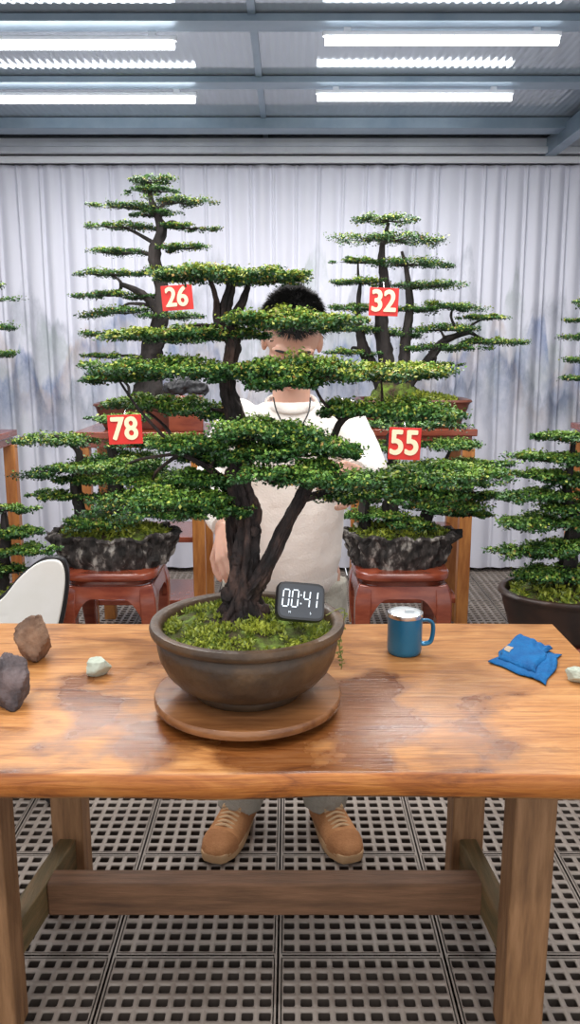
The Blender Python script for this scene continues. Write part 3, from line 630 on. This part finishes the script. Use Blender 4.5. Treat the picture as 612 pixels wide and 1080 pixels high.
for x_,s_ in((-.022,'M'),(.018,'S')):
    me=textmesh(s_,.006,.0003); me.transform(Matrix.Translation((x_,-.0225,0))); 
    for v in me.vertices: v.co=tl((v.co.x,v.co.y,-.0012+v.co.z*.2))
    t.part('lettering',me,m_digit,smooth=False)
# mug
mc=Vector((.2785,1.86,TZ)); t=Thing('mug',mc,'blue steel mug with silver rim on the table','mug')
g=G(); g.lathe([(.001,0),(.037,0),(.040,.003),(.042,.012),(.042,.094),(.040,.094),(.039,.012),(.001,.008)],mc,seg=56); t.part('body',g,m_mug)
g=G(); g.lathe([(.0385,.093),(.0425,.093),(.0430,.098),(.0425,.103),(.038,.104),(.037,.098),(.0385,.094)],mc,seg=56); t.part('rim',g,m_silver,label='silver steel rim')
g=G(); g.lathe([(.001,.095),(.037,.095),(.037,.101),(.030,.1035),(.001,.1035)],mc,seg=48); g.box(mc+Vector((.010,-.004,.1065)),(.022,.012,.006)); t.part('lid',g,m_lid,label='pale translucent lid')
g=G(); g.tube([mc+Vector(q) for q in((.040,-.004,.082),(.055,-.005,.083),(.066,-.006,.074),(.067,-.006,.050),(.062,-.006,.030),(.050,-.005,.024),(.040,-.004,.024))],[.0055]*7,seg=10,sub=5,fx=.7,fy=1.1); t.part('handle',g,m_mug)
# cloth : folded towel, two layers, low creases
CA,CB,CC_,CD=Vector((.466,1.79,TZ)),Vector((.575,1.945,TZ)),Vector((.655,1.835,TZ)),Vector((.560,1.655,TZ))
ctr=(CA+CB+CC_+CD)/4; t=Thing('cleaning_cloth',ctr,'folded blue cloth with a beige label on the table','cloth')
def clothgrid(u0,u1,w0,w1,zb,seed,n_=40):
    v=[];f=[]
    for i in range(n_+1):
        for j in range(n_+1):
            u=u0+(u1-u0)*i/n_; w_=w0+(w1-w0)*j/n_
            P=(CA*(1-u)+CD*u)*(1-w_)+(CB*(1-u)+CC_*u)*w_
            e_=min(i,n_-i,j,n_-j)/n_
            P=P+Vector((.018*mn.noise((w_*3,seed,u)),.022*mn.noise((u*3,seed+3,w_)),0))
            z=zb+.006*(mn.noise((u*2.5,w_*2.5,seed))+.6)+.007*abs(mn.noise((u*6+w_*3,w_*2,seed+2)))
            z*=min(1,.5+e_*9); P.z=TZ+max(.0015,z); v.append(P)
    for i in range(n_):
        for j in range(n_): a=i*(n_+1)+j; f.append((a,a+n_+1,a+n_+2,a+1))
    return v,f
g=G(); v,f=clothgrid(0,1,0,1,.004,1); g.add(v,f); v1,f1_=clothgrid(.06,.80,.12,1.04,.012,5); g.add(v1,f1_)
o=t.part('cloth',g,m_cloth); sm=o.modifiers.new('s','SOLIDIFY'); sm.thickness=.0022; sm.offset=0
g=G(); v2=[];f2=[]
for i in range(3,11):
    for j in range(9,17): v2.append(v1[i*41+j]+Vector((0,0,.0025)))
for i in range(7):
    for j in range(7): q=i*8+j; f2.append((q,q+8,q+9,q+1))
g.add(v2,f2); t.part('label_patch',g,m_patch)
def rock(name,px,py,D,size,mat,label,seed,nzv=.35,thr=.74):
    c=W(px,py,D); c.z=TZ; g=G()
    g.ell((0,0,0),(1,1,1),seg=48,rg=30)
    rn=random.Random(seed); pl=[(Vector((rn.gauss(0,1),rn.gauss(0,1),rn.gauss(0,1))).normalized(),thr*rn.uniform(.85,1.25)) for _ in range(16)]
    vs=[]
    for q in g.v:
        d=q.normalized(); k_=1.15+nzv*mn.noise(d*1.3+Vector((seed,0,0)))
        for nrm,th in pl:
            dd=d.dot(nrm)
            if dd>0 and dd*k_>th: k_=th/dd
        k_*=1+.05*mn.noise(d*6)+.04*mn.noise(d*14)
        q2=d*k_; vs.append(Vector((q2.x*size[0],q2.y*size[1],q2.z*size[2])))
    mz=min(q.z for q in vs); fl=mz+.12*(max(q.z for q in vs)-mz)
    g.v=[c+Vector((q.x,q.y,max(q.z,fl)-fl)) for q in vs]
    single(name,g,mat,label,'stone',sharp=22)
rock('stone',37,692,1.82,(.045,.045,.060),m_st1,'rough brown stone on the table edge beside a darker stone',3)
rock('stone',14,742,1.57,(.052,.050,.066),m_st2,'dark purple-grey rough stone on the table',11)
rock('stone',105,710,1.72,(.032,.022,.022),m_st3,'small pale green flat stone on the table',5,.2)
rock('stone',610,722,1.68,(.030,.022,.022),m_st3,'pale green stone chip next to the blue cloth',8,.2)

# ---------------------------------------------------------------- chair (white shell, black rim)
cx,cy=-.90,2.40
t=Thing('swivel_chair',(cx,cy+.2,0),'white shell swivel chair with black rim behind the table','chair')
OUT=[(-.712,.878),(-.690,.850),(-.690,.78),(-.715,.66),(-.76,.55),(-.84,.50),(-.98,.50),(-1.10,.56),(-1.14,.64),(-1.08,.69),(-.97,.715),(-.893,.760),(-.825,.830),(-.765,.872)]
OUT=[Vector((x,0,z)) for x,z in OUT]; lo_=crom([OUT[-2],OUT[-1]]+OUT+[OUT[0],OUT[1]],6)[12:-6][:len(OUT)*6]
cen=sum(lo_,Vector())/len(lo_)
def shell(g,inset,ya,yb):
    rs=[]
    for q,yy in((.02,ya),(1,ya),(1,yb),(.02,yb)):
        ring=[]
        for p_ in lo_:
            d=p_-cen; l=d.length; k_=q*(l-inset)/l; w_=cen+d*k_; ring.append(Vector((w_.x,cy+yy+.25*((w_.x-cen.x)**2),w_.z)))
        rs.append(ring)
    g.rings(rs)
g=G(); shell(g,0,0,.022); t.part('backrest',g,m_black,bevel=.004,label='black plastic shell rim')
g=G(); shell(g,.010,-.012,0); t.part('pad',g,m_white,bevel=.004,label='white backrest pad')
g=G(); g.lathe([(.001,0),(.9,0),(1,.015),(1,.045),(.94,.06),(.001,.06)],(cx,cy+.22,.40),seg=40,sx=.2,sy=.17,p=3.5); t.part('seat',g,m_white)
g=G(); g.tube([(cx,cy+.03,.62),(cx,cy+.07,.5),(cx,cy+.12,.39),(cx,cy+.22,.39)],[.018]*4,seg=8); t.part('back_support',g,m_black)
g=G(); g.tube([(cx,cy+.22,.08),(cx,cy+.22,.40)],[.025,.02],seg=12); t.part('column',g,m_silver)
g=G()
for a in range(5):
    an=a*2*math.pi/5+.3; d=Vector((math.cos(an),math.sin(an),0)); b0=Vector((cx,cy+.22,.10)); g.tube([b0,b0+d*.16+Vector((0,0,-.03))],[.02,.014],seg=8); g.ell(b0+d*.17+Vector((0,0,-.072)),(.027,.027,.027),seg=12,rg=8)
t.part('star_base',g,m_black)

# ---------------------------------------------------------------- person
t=Thing('person',(-.02,2.34,0),'person in cream sweatshirt standing behind the table, head bowed','person')
HC=Vector((.006,2.175,1.522)); HR=Matrix.Rotation(math.radians(37),3,'X')@Matrix.Rotation(math.radians(3),3,'Y')
def H(v): return HC+HR@Vector(v)
def hell(g,c,r_,**k): g.ell(H(c),r_,R=HR,**k)
SL=Vector((-.145,2.285,1.320)); SR=Vector((.152,2.285,1.320))
EL=Vector((-.218,2.15,1.145)); ER=Vector((.215,2.13,1.19))
WL=Vector((-.162,1.915,1.085)); WR=Vector((.155,1.90,1.215))
g=G()
hell(g,(0,.012,.030),(.072,.092,.092),seg=32,rg=20); hell(g,(0,-.012,-.035),(.060,.072,.075),seg=28,rg=16)
hell(g,(0,-.045,-.080),(.030,.034,.032)); hell(g,(0,-.068,-.045),(.030,.018,.026)); 
for s_ in(-1,1):
    hell(g,(s_*.036,-.052,-.028),(.024,.026,.026)); hell(g,(s_*.030,-.074,.030),(.026,.012,.010)); hell(g,(s_*.074,.012,-.008),(.009,.018,.030)); hell(g,(s_*.031,-.073,.010),(.016,.0135,.011)); hell(g,(s_*.010,-.092,-.030),(.007,.010,.007))
g.tube([H((0,-.080,.016)),H((0,-.091,-.008)),H((0,-.098,-.026))],[.008,.009,.0105],seg=12,rnd=True)
NB=Vector((.004,2.262,1.34)); g.tube([NB,H((0,.040,-.055))],[.054,.050],seg=20,rnd=True)
def torso(g,R_):
    rs=[]
    for (z,x_,y_,rx,ry) in R_:
        rs.append([Vector((x_+rx*math.cos(a)*(abs(math.cos(a))**-.12 if abs(math.cos(a))>.01 else 1),y_+ry*math.sin(a),z)) for a in [2*math.pi*j/32 for j in range(32)]])
    g.rings(rs)
torso(g,[(.80,-.02,2.35,.14,.10),(.95,-.01,2.335,.135,.095),(1.1,0,2.32,.14,.095),(1.25,.003,2.29,.145,.095),(1.32,.004,2.28,.125,.075),(1.36,.004,2.27,.065,.05)])
for a_,b_,c_ in((SL,EL,WL),(SR,ER,WR)):
    g.tube([a_,b_],[.042,.034],seg=14,rnd=True); g.tube([b_,c_],[.034,.024],seg=14,rnd=True)
HIP=((-.105,2.35,.84),(.075,2.35,.84)); KN=((-.14,2.32,.46),(.10,2.32,.46)); AN=((-.158,2.365,.09),(.112,2.365,.09)); TO=((-.212,2.20,.035),(.166,2.20,.035))
for i in range(2):
    g.tube([HIP[i],KN[i]],[.078,.052],seg=16,rnd=True); g.tube([KN[i],AN[i]],[.052,.034],seg=16,rnd=True); g.tube([AN[i],TO[i]],[.030,.022],seg=12,rnd=True)
def hand(g,wr,f,n_,side,curl,sc=1):
    f=Vector(f).normalized(); n_=(Vector(n_)-f*f.dot(Vector(n_))).normalized(); s_=f.cross(n_)*side
    offs=(.026,.0092,-.0092,-.026); ln=(.95,1.06,1.0,.80)
    for o,l in zip(offs,ln):
        kn=wr+f*(.078+.008*(l-.9)*5)+s_*o; g.tube([wr+s_*o*.5,kn],[.0145,.011],seg=10,rnd=True)
        p_=kn; ang=0
        for q,(L_,r_) in enumerate(((.038,.0085),(.025,.0077),(.019,.0070))):
            ang+=curl[q]; d=(f+s_*o*3).normalized()*math.cos(ang)+n_*math.sin(ang); e_=p_+d*L_*l; g.tube([p_,e_],[r_,r_*.92],seg=10,rnd=True); p_=e_
    b0=wr+f*.025+s_*.020; e1=b0+(f*.55+s_*.75+n_*.25).normalized()*.043; e2=e1+(f*.8+s_*.35+n_*.5).normalized()*.030; e3=e2+(f*.8+n_*.5).normalized()*.022
    g.tube([wr+s_*.01,b0,e1],[.0145,.0135,.011],seg=10,rnd=True); g.tube([e1,e2],[.010,.0094],seg=10,rnd=True); g.tube([e2,e3],[.0092,.008],seg=10,rnd=True)
hand(g,WL+Vector((.004,-.018,-.008)),(.12,-.76,-.55),(.65,.25,-.65),-1,(.35,.45,.35))
hand(g,WR+Vector((-.004,-.02,.0)),(-.30,-.92,.10),(-.75,.1,-.25),1,(.35,.45,.35))
me=remesh(g,.0042,3,'body'); t.part('body',me,m_skin,sharp=180)
m_eye=M('eye',(.75,.72,.70),rough=.2)
for s_ in(-1,1):
    g=G(); hell(g,(s_*.031,-.0735,.0035),(.0125,.0115,.0075)); t.part('eye',g,m_eye)
    g=G(); g.tube([H((s_*.016,-.0835,.001)),H((s_*.031,-.0880,-.002)),H((s_*.046,-.0810,.002))],[.0012,.0020,.0012],seg=6); t.part('eyelash',g,m_hair)
    g=G(); g.tube([H((s_*.014,-.0865,.030)),H((s_*.032,-.0880,.035)),H((s_*.052,-.0740,.030))],[.0030,.0040,.0018],seg=8,fx=1,fy=.8); t.part('eyebrow',g,m_hair)
g=G(); g.tube([H((-.022,-.081,-.056)),H((-.006,-.0880,-.0525)),H((0,-.0875,-.054)),H((.006,-.0880,-.0525)),H((.022,-.081,-.056))],[.0015,.0040,.0038,.0040,.0015],seg=8)
g.tube([H((-.020,-.081,-.058)),H((0,-.0870,-.063)),H((.020,-.081,-.058))],[.0015,.0050,.0015],seg=8); t.part('lips',g,m_lip)
# hair: cap + short straight strands
g=G(); seg_,rg_=72,48; v=[];f=[];ok=[]
def hairok(d):
    if d.z<-.55: return False
    if d.y<-.25: return d.z>.36+.10*abs(d.x)-.02*math.sin(d.x*13)
    if d.y<.15: return d.z>-.02+(-d.y)*1.2 
    return True
for i in range(rg_+1):
    ph=-math.pi/2+math.pi*i/rg_
    for j in range(seg_):
        a=2*math.pi*j/seg_; d=Vector((math.cos(ph)*math.cos(a),math.cos(ph)*math.sin(a),math.sin(ph))); k_=1+.02*mn.noise(d*3)
        v.append(H((d.x*.082*k_,.014+d.y*.101*k_,.036+d.z*.103*k_))); ok.append(hairok(d))
for i in range(rg_):
    for j in range(seg_):
        q=(i*seg_+j,i*seg_+(j+1)%seg_,(i+1)*seg_+(j+1)%seg_,(i+1)*seg_+j)
        if all(ok[k_] for k_ in q): f.append(q)
g.add(v,f)
for i in range(14000):
    d=Vector((random.gauss(0,1),random.gauss(0,1),random.gauss(.3,1))).normalized()
    if not hairok(d): continue
    b0=Vector((d.x*.081,.014+d.y*.100,.036+d.z*.102)); top=max(0,d.z)
    fl=Vector((d.x*.6,-.55,.15-.7*(1-top))) if d.y<.3 else Vector((d.x*.3,.3,-.8+.6*top))
    nn=mn.noise(d*3)*.6
    dr=(d*.45+fl+Vector((nn+random.gauss(0,.10),random.gauss(0,.10),random.gauss(0,.08)))).normalized()
    l=.016+.010*random.random(); s_=dr.cross(d+Vector((.01,0,0))).normalized()*.0010
    v3=[H(b0-s_),H(b0+s_),H(b0+dr*l)]; s2=dr.cross(s_); v3.append(H(b0+s2)); g.add(v3,[(0,1,2),(1,3,2),(3,0,2)])
t.part('hair',g,m_hair)
# sweatshirt
g=G()
torso(g,[(.825,-.012,2.335,.146,.112),(.84,-.012,2.335,.152,.118),(.90,-.010,2.333,.164,.126),(1.0,-.005,2.325,.163,.122),(1.15,0,2.305,.164,.118),(1.25,.003,2.29,.166,.114),(1.305,.004,2.283,.155,.10),(1.345,.004,2.275,.112,.082),(1.362,.004,2.262,.076,.068)])
for a_,b_,c_ in((SL,EL,WL),(SR,ER,WR)):
    d=(c_-b_).normalized(); g.tube([a_+Vector((0,0,-.008)),(a_+b_)/2+Vector((0,.005,0)),b_],[.060,.055,.046],seg=18,rnd=True); g.tube([b_,(b_+c_)/2+Vector((0,0,-.006)),c_-d*.02],[.047,.044,.036],seg=18,rnd=True)
me=remesh(g,.007,8,'sweatshirt',disp=(.011,.08)); t.part('sweatshirt',me,m_sweater,label='cream crew-neck sweatshirt',sharp=180)
g=G(); P=[]
for j in range(25):
    a=2*math.pi*j/24; P.append(Vector((.004+.069*math.cos(a),2.250+.066*math.sin(a),1.360+.022*math.sin(a))))
g.tube(P,[.0065]*25,seg=10,sub=2); t.part('collar',g,m_rib)
for c_,b_ in((WL,EL),(WR,ER)):
    d=(c_-b_).normalized(); g=G(); g.tube([c_-d*.045,c_-d*.02,c_+d*.008],[.036,.034,.030],seg=20); t.part('cuff',g,m_rib)
g=G(); rs=[]
for z,k_ in((.805,.95),(.812,1.0),(.85,1.02),(.862,.98)): rs.append([Vector((-.012+.154*k_*math.cos(a)*(abs(math.cos(a))+.001)**-.12,2.335+.120*k_*math.sin(a),z)) for a in [2*math.pi*j/48 for j in range(48)]])
g.rings(rs); t.part('hem',g,m_rib)
g=G(); P=[(-.045,2.198,1.376),(-.035,2.168,1.340),(-.012,2.158,1.300),(.008,2.155,1.285),(.03,2.159,1.303),(.05,2.171,1.340),(.055,2.198,1.376)]; g.tube(P,[.0020]*7,seg=6,sub=6); g.ell((.008,2.152,1.279),(.006,.004,.010)); t.part('necklace',g,m_black,label='thin black cord necklace')
# trousers
g=G(); torso(g,[(.76,-.015,2.345,.148,.112),(.82,-.015,2.345,.148,.110),(.90,-.012,2.34,.14,.105)])
for i in range(2):
    a_,b_,c_=[Vector(q) for q in(HIP[i],KN[i],AN[i])]; g.tube([a_+Vector((0,0,-.02)),(a_+b_)/2,b_,(b_+c_)/2,c_+Vector((0,-.015,-.015))],[.098,.088,.078,.073,.070],seg=20,sub=4)
me=remesh(g,.008,3,'trousers',disp=(.016,.05)); t.part('trousers',me,m_trouser,label='grey-khaki trousers',sharp=180)
# shoes
def shoe(i):
    a=Vector(AN[i]); tip=Vector(TO[i]); d=(tip-a); d.z=0; d.normalize(); s_=Vector((d.y,-d.x,0))*(-1); org=Vector((a.x,a.y,0))-d*.055
    Ls=.292; WK=1.14
    def outline(k_,n_=28):
        out=[]
        for j in range(n_):
            a_=2*math.pi*j/n_; u=.5-.5*math.cos(a_); wv_=math.sin(a_); w_=math.copysign(abs(wv_)**.5,wv_)
            hw=(.038+.013*min(1,max(0,(u-.25)/.4)))*k_*WK
            out.append((.5*Ls+(-math.cos(a_))*Ls*.5*(1 if k_>=1 else k_),w_*hw))
        return out
    g=G(); rs=[]
    for z,k_ in((0,.96),(.004,1.0),(.026,1.02),(.032,.99)): rs.append([org+d*(x+.004*(z>.01))+s_*y+Vector((0,0,z+ (.006 if x>.24 else 0)*(1 if z<.01 else 1))) for x,y in outline(k_)])
    g.rings(rs); t.part('shoe_sole',g,m_sole,bevel=.002)
    g=G(); rs=[]
    prof=[(.004,.026,.035),(.012,.034,.078),(.035,.038,.098),(.075,.040,.104),(.105,.042,.104),(.135,.045,.094),(.17,.0475,.082),(.205,.048,.074),(.24,.045,.068),(.268,.037,.058),(.286,.022,.042)]
    for x,hw,hz in prof:
        ring=[]
        for j in range(20):
            a_=math.pi*j/19; ca=math.cos(a_); sa=math.sin(a_); ring.append(org+d*x+s_*(hw*WK*math.copysign(abs(ca)**.7,ca))+Vector((0,0,.026+(hz-.026)*sa**.7)))
        rs.append(ring)
    g.rings(rs); t.part('shoe_upper',g,m_suede,label='tan suede sneaker upper',sharp=180)
    g=G(); rs=[]
    for x,hw,hz in [(.218,.0475,.074),(.24,.0458,.071),(.269,.0378,.0615),(.289,.0232,.0455),(.293,.012,.038)]:
        rs.append([org+d*x+s_*((hw+.0015)*WK*math.copysign(abs(math.cos(a_))**.7,math.cos(a_)))+Vector((0,0,.026+(hz*1.0-.024)*math.sin(a_)**.7)) for a_ in [math.pi*j/19 for j in range(20)]])
    g.rings(rs); t.part('toe_cap',g,m_suede2,sharp=70)
    g=G()
    for x,hz in((.118,.103),(.134,.098),(.150,.092),(.166,.087),(.182,.082),(.197,.079)):
        p0=org+d*x; g.tube([p0-s_*.030+Vector((0,0,hz-.010)),p0+Vector((0,0,hz+.002)),p0+s_*.030+Vector((0,0,hz-.010))],[.0042]*3,seg=6,fy=.7)
    p0=org+d*.115
    for sg in(-1,1): g.tube([p0+Vector((0,0,.108)),p0+s_*sg*.018+d*.01+Vector((0,0,.112)),p0+s_*sg*.030+d*.02+Vector((0,0,.098)),p0+s_*sg*.010+d*.012+Vector((0,0,.106))],[.0028]*4,seg=6)
    t.part('shoelace',g,m_lace)
shoe(0); shoe(1)
# weed sprig growing over the pot rim (part of the potted tree)
mt=[o for o in bpy.data.objects if o.name=='bonsai_tree'][0]
g=G(); b0=Vector((PC.x+.199,PC.y+.05,RZ+.014)); a0=Vector((PC.x+.160,PC.y+.04,RZ+.004)); pts=[a0,b0,W(358,682,1.60),W(361,695,1.59),W(360,706,1.59)]
g.tube(pts,[.0014,.0013,.0012,.001,.0008],seg=5)
for i in range(34):
    q=crom(pts,8)[9+i%23]; d=Vector((random.uniform(-1,1),random.uniform(-1,1),random.uniform(-.4,.8))).normalized(); s_=d.orthogonal().normalized(); l=.011
    g.add([q,q+d*l*.5-s_*l*.25,q+d*l,q+d*l*.5+s_*l*.25],[(0,1,2,3)])
m_sprig=M('sprig',(.10,.16,.03),(.32,.30,.07),scale=60,rough=.6)
o=mkobj('weed_sprig',g,m_sprig,False); o.parent=mt; o.location=o.location-mt.location; o['label']='thin yellow-green weed drooping over the rim'

# ---------------------------------------------------------------- camera
cam=bpy.data.cameras.new('camera'); cam.sensor_fit='VERTICAL'; cam.sensor_height=36; cam.sensor_width=24; cam.lens=F/1080*36; cam.clip_start=.05
co=bpy.data.objects.new('camera',cam); co.location=(0,0,CAMZ); co.rotation_euler=(math.pi/2-PITCH,0,0); COL.objects.link(co); S.camera=co
S.view_settings.view_transform='Standard'; S.view_settings.look='None'; S.view_settings.exposure=0
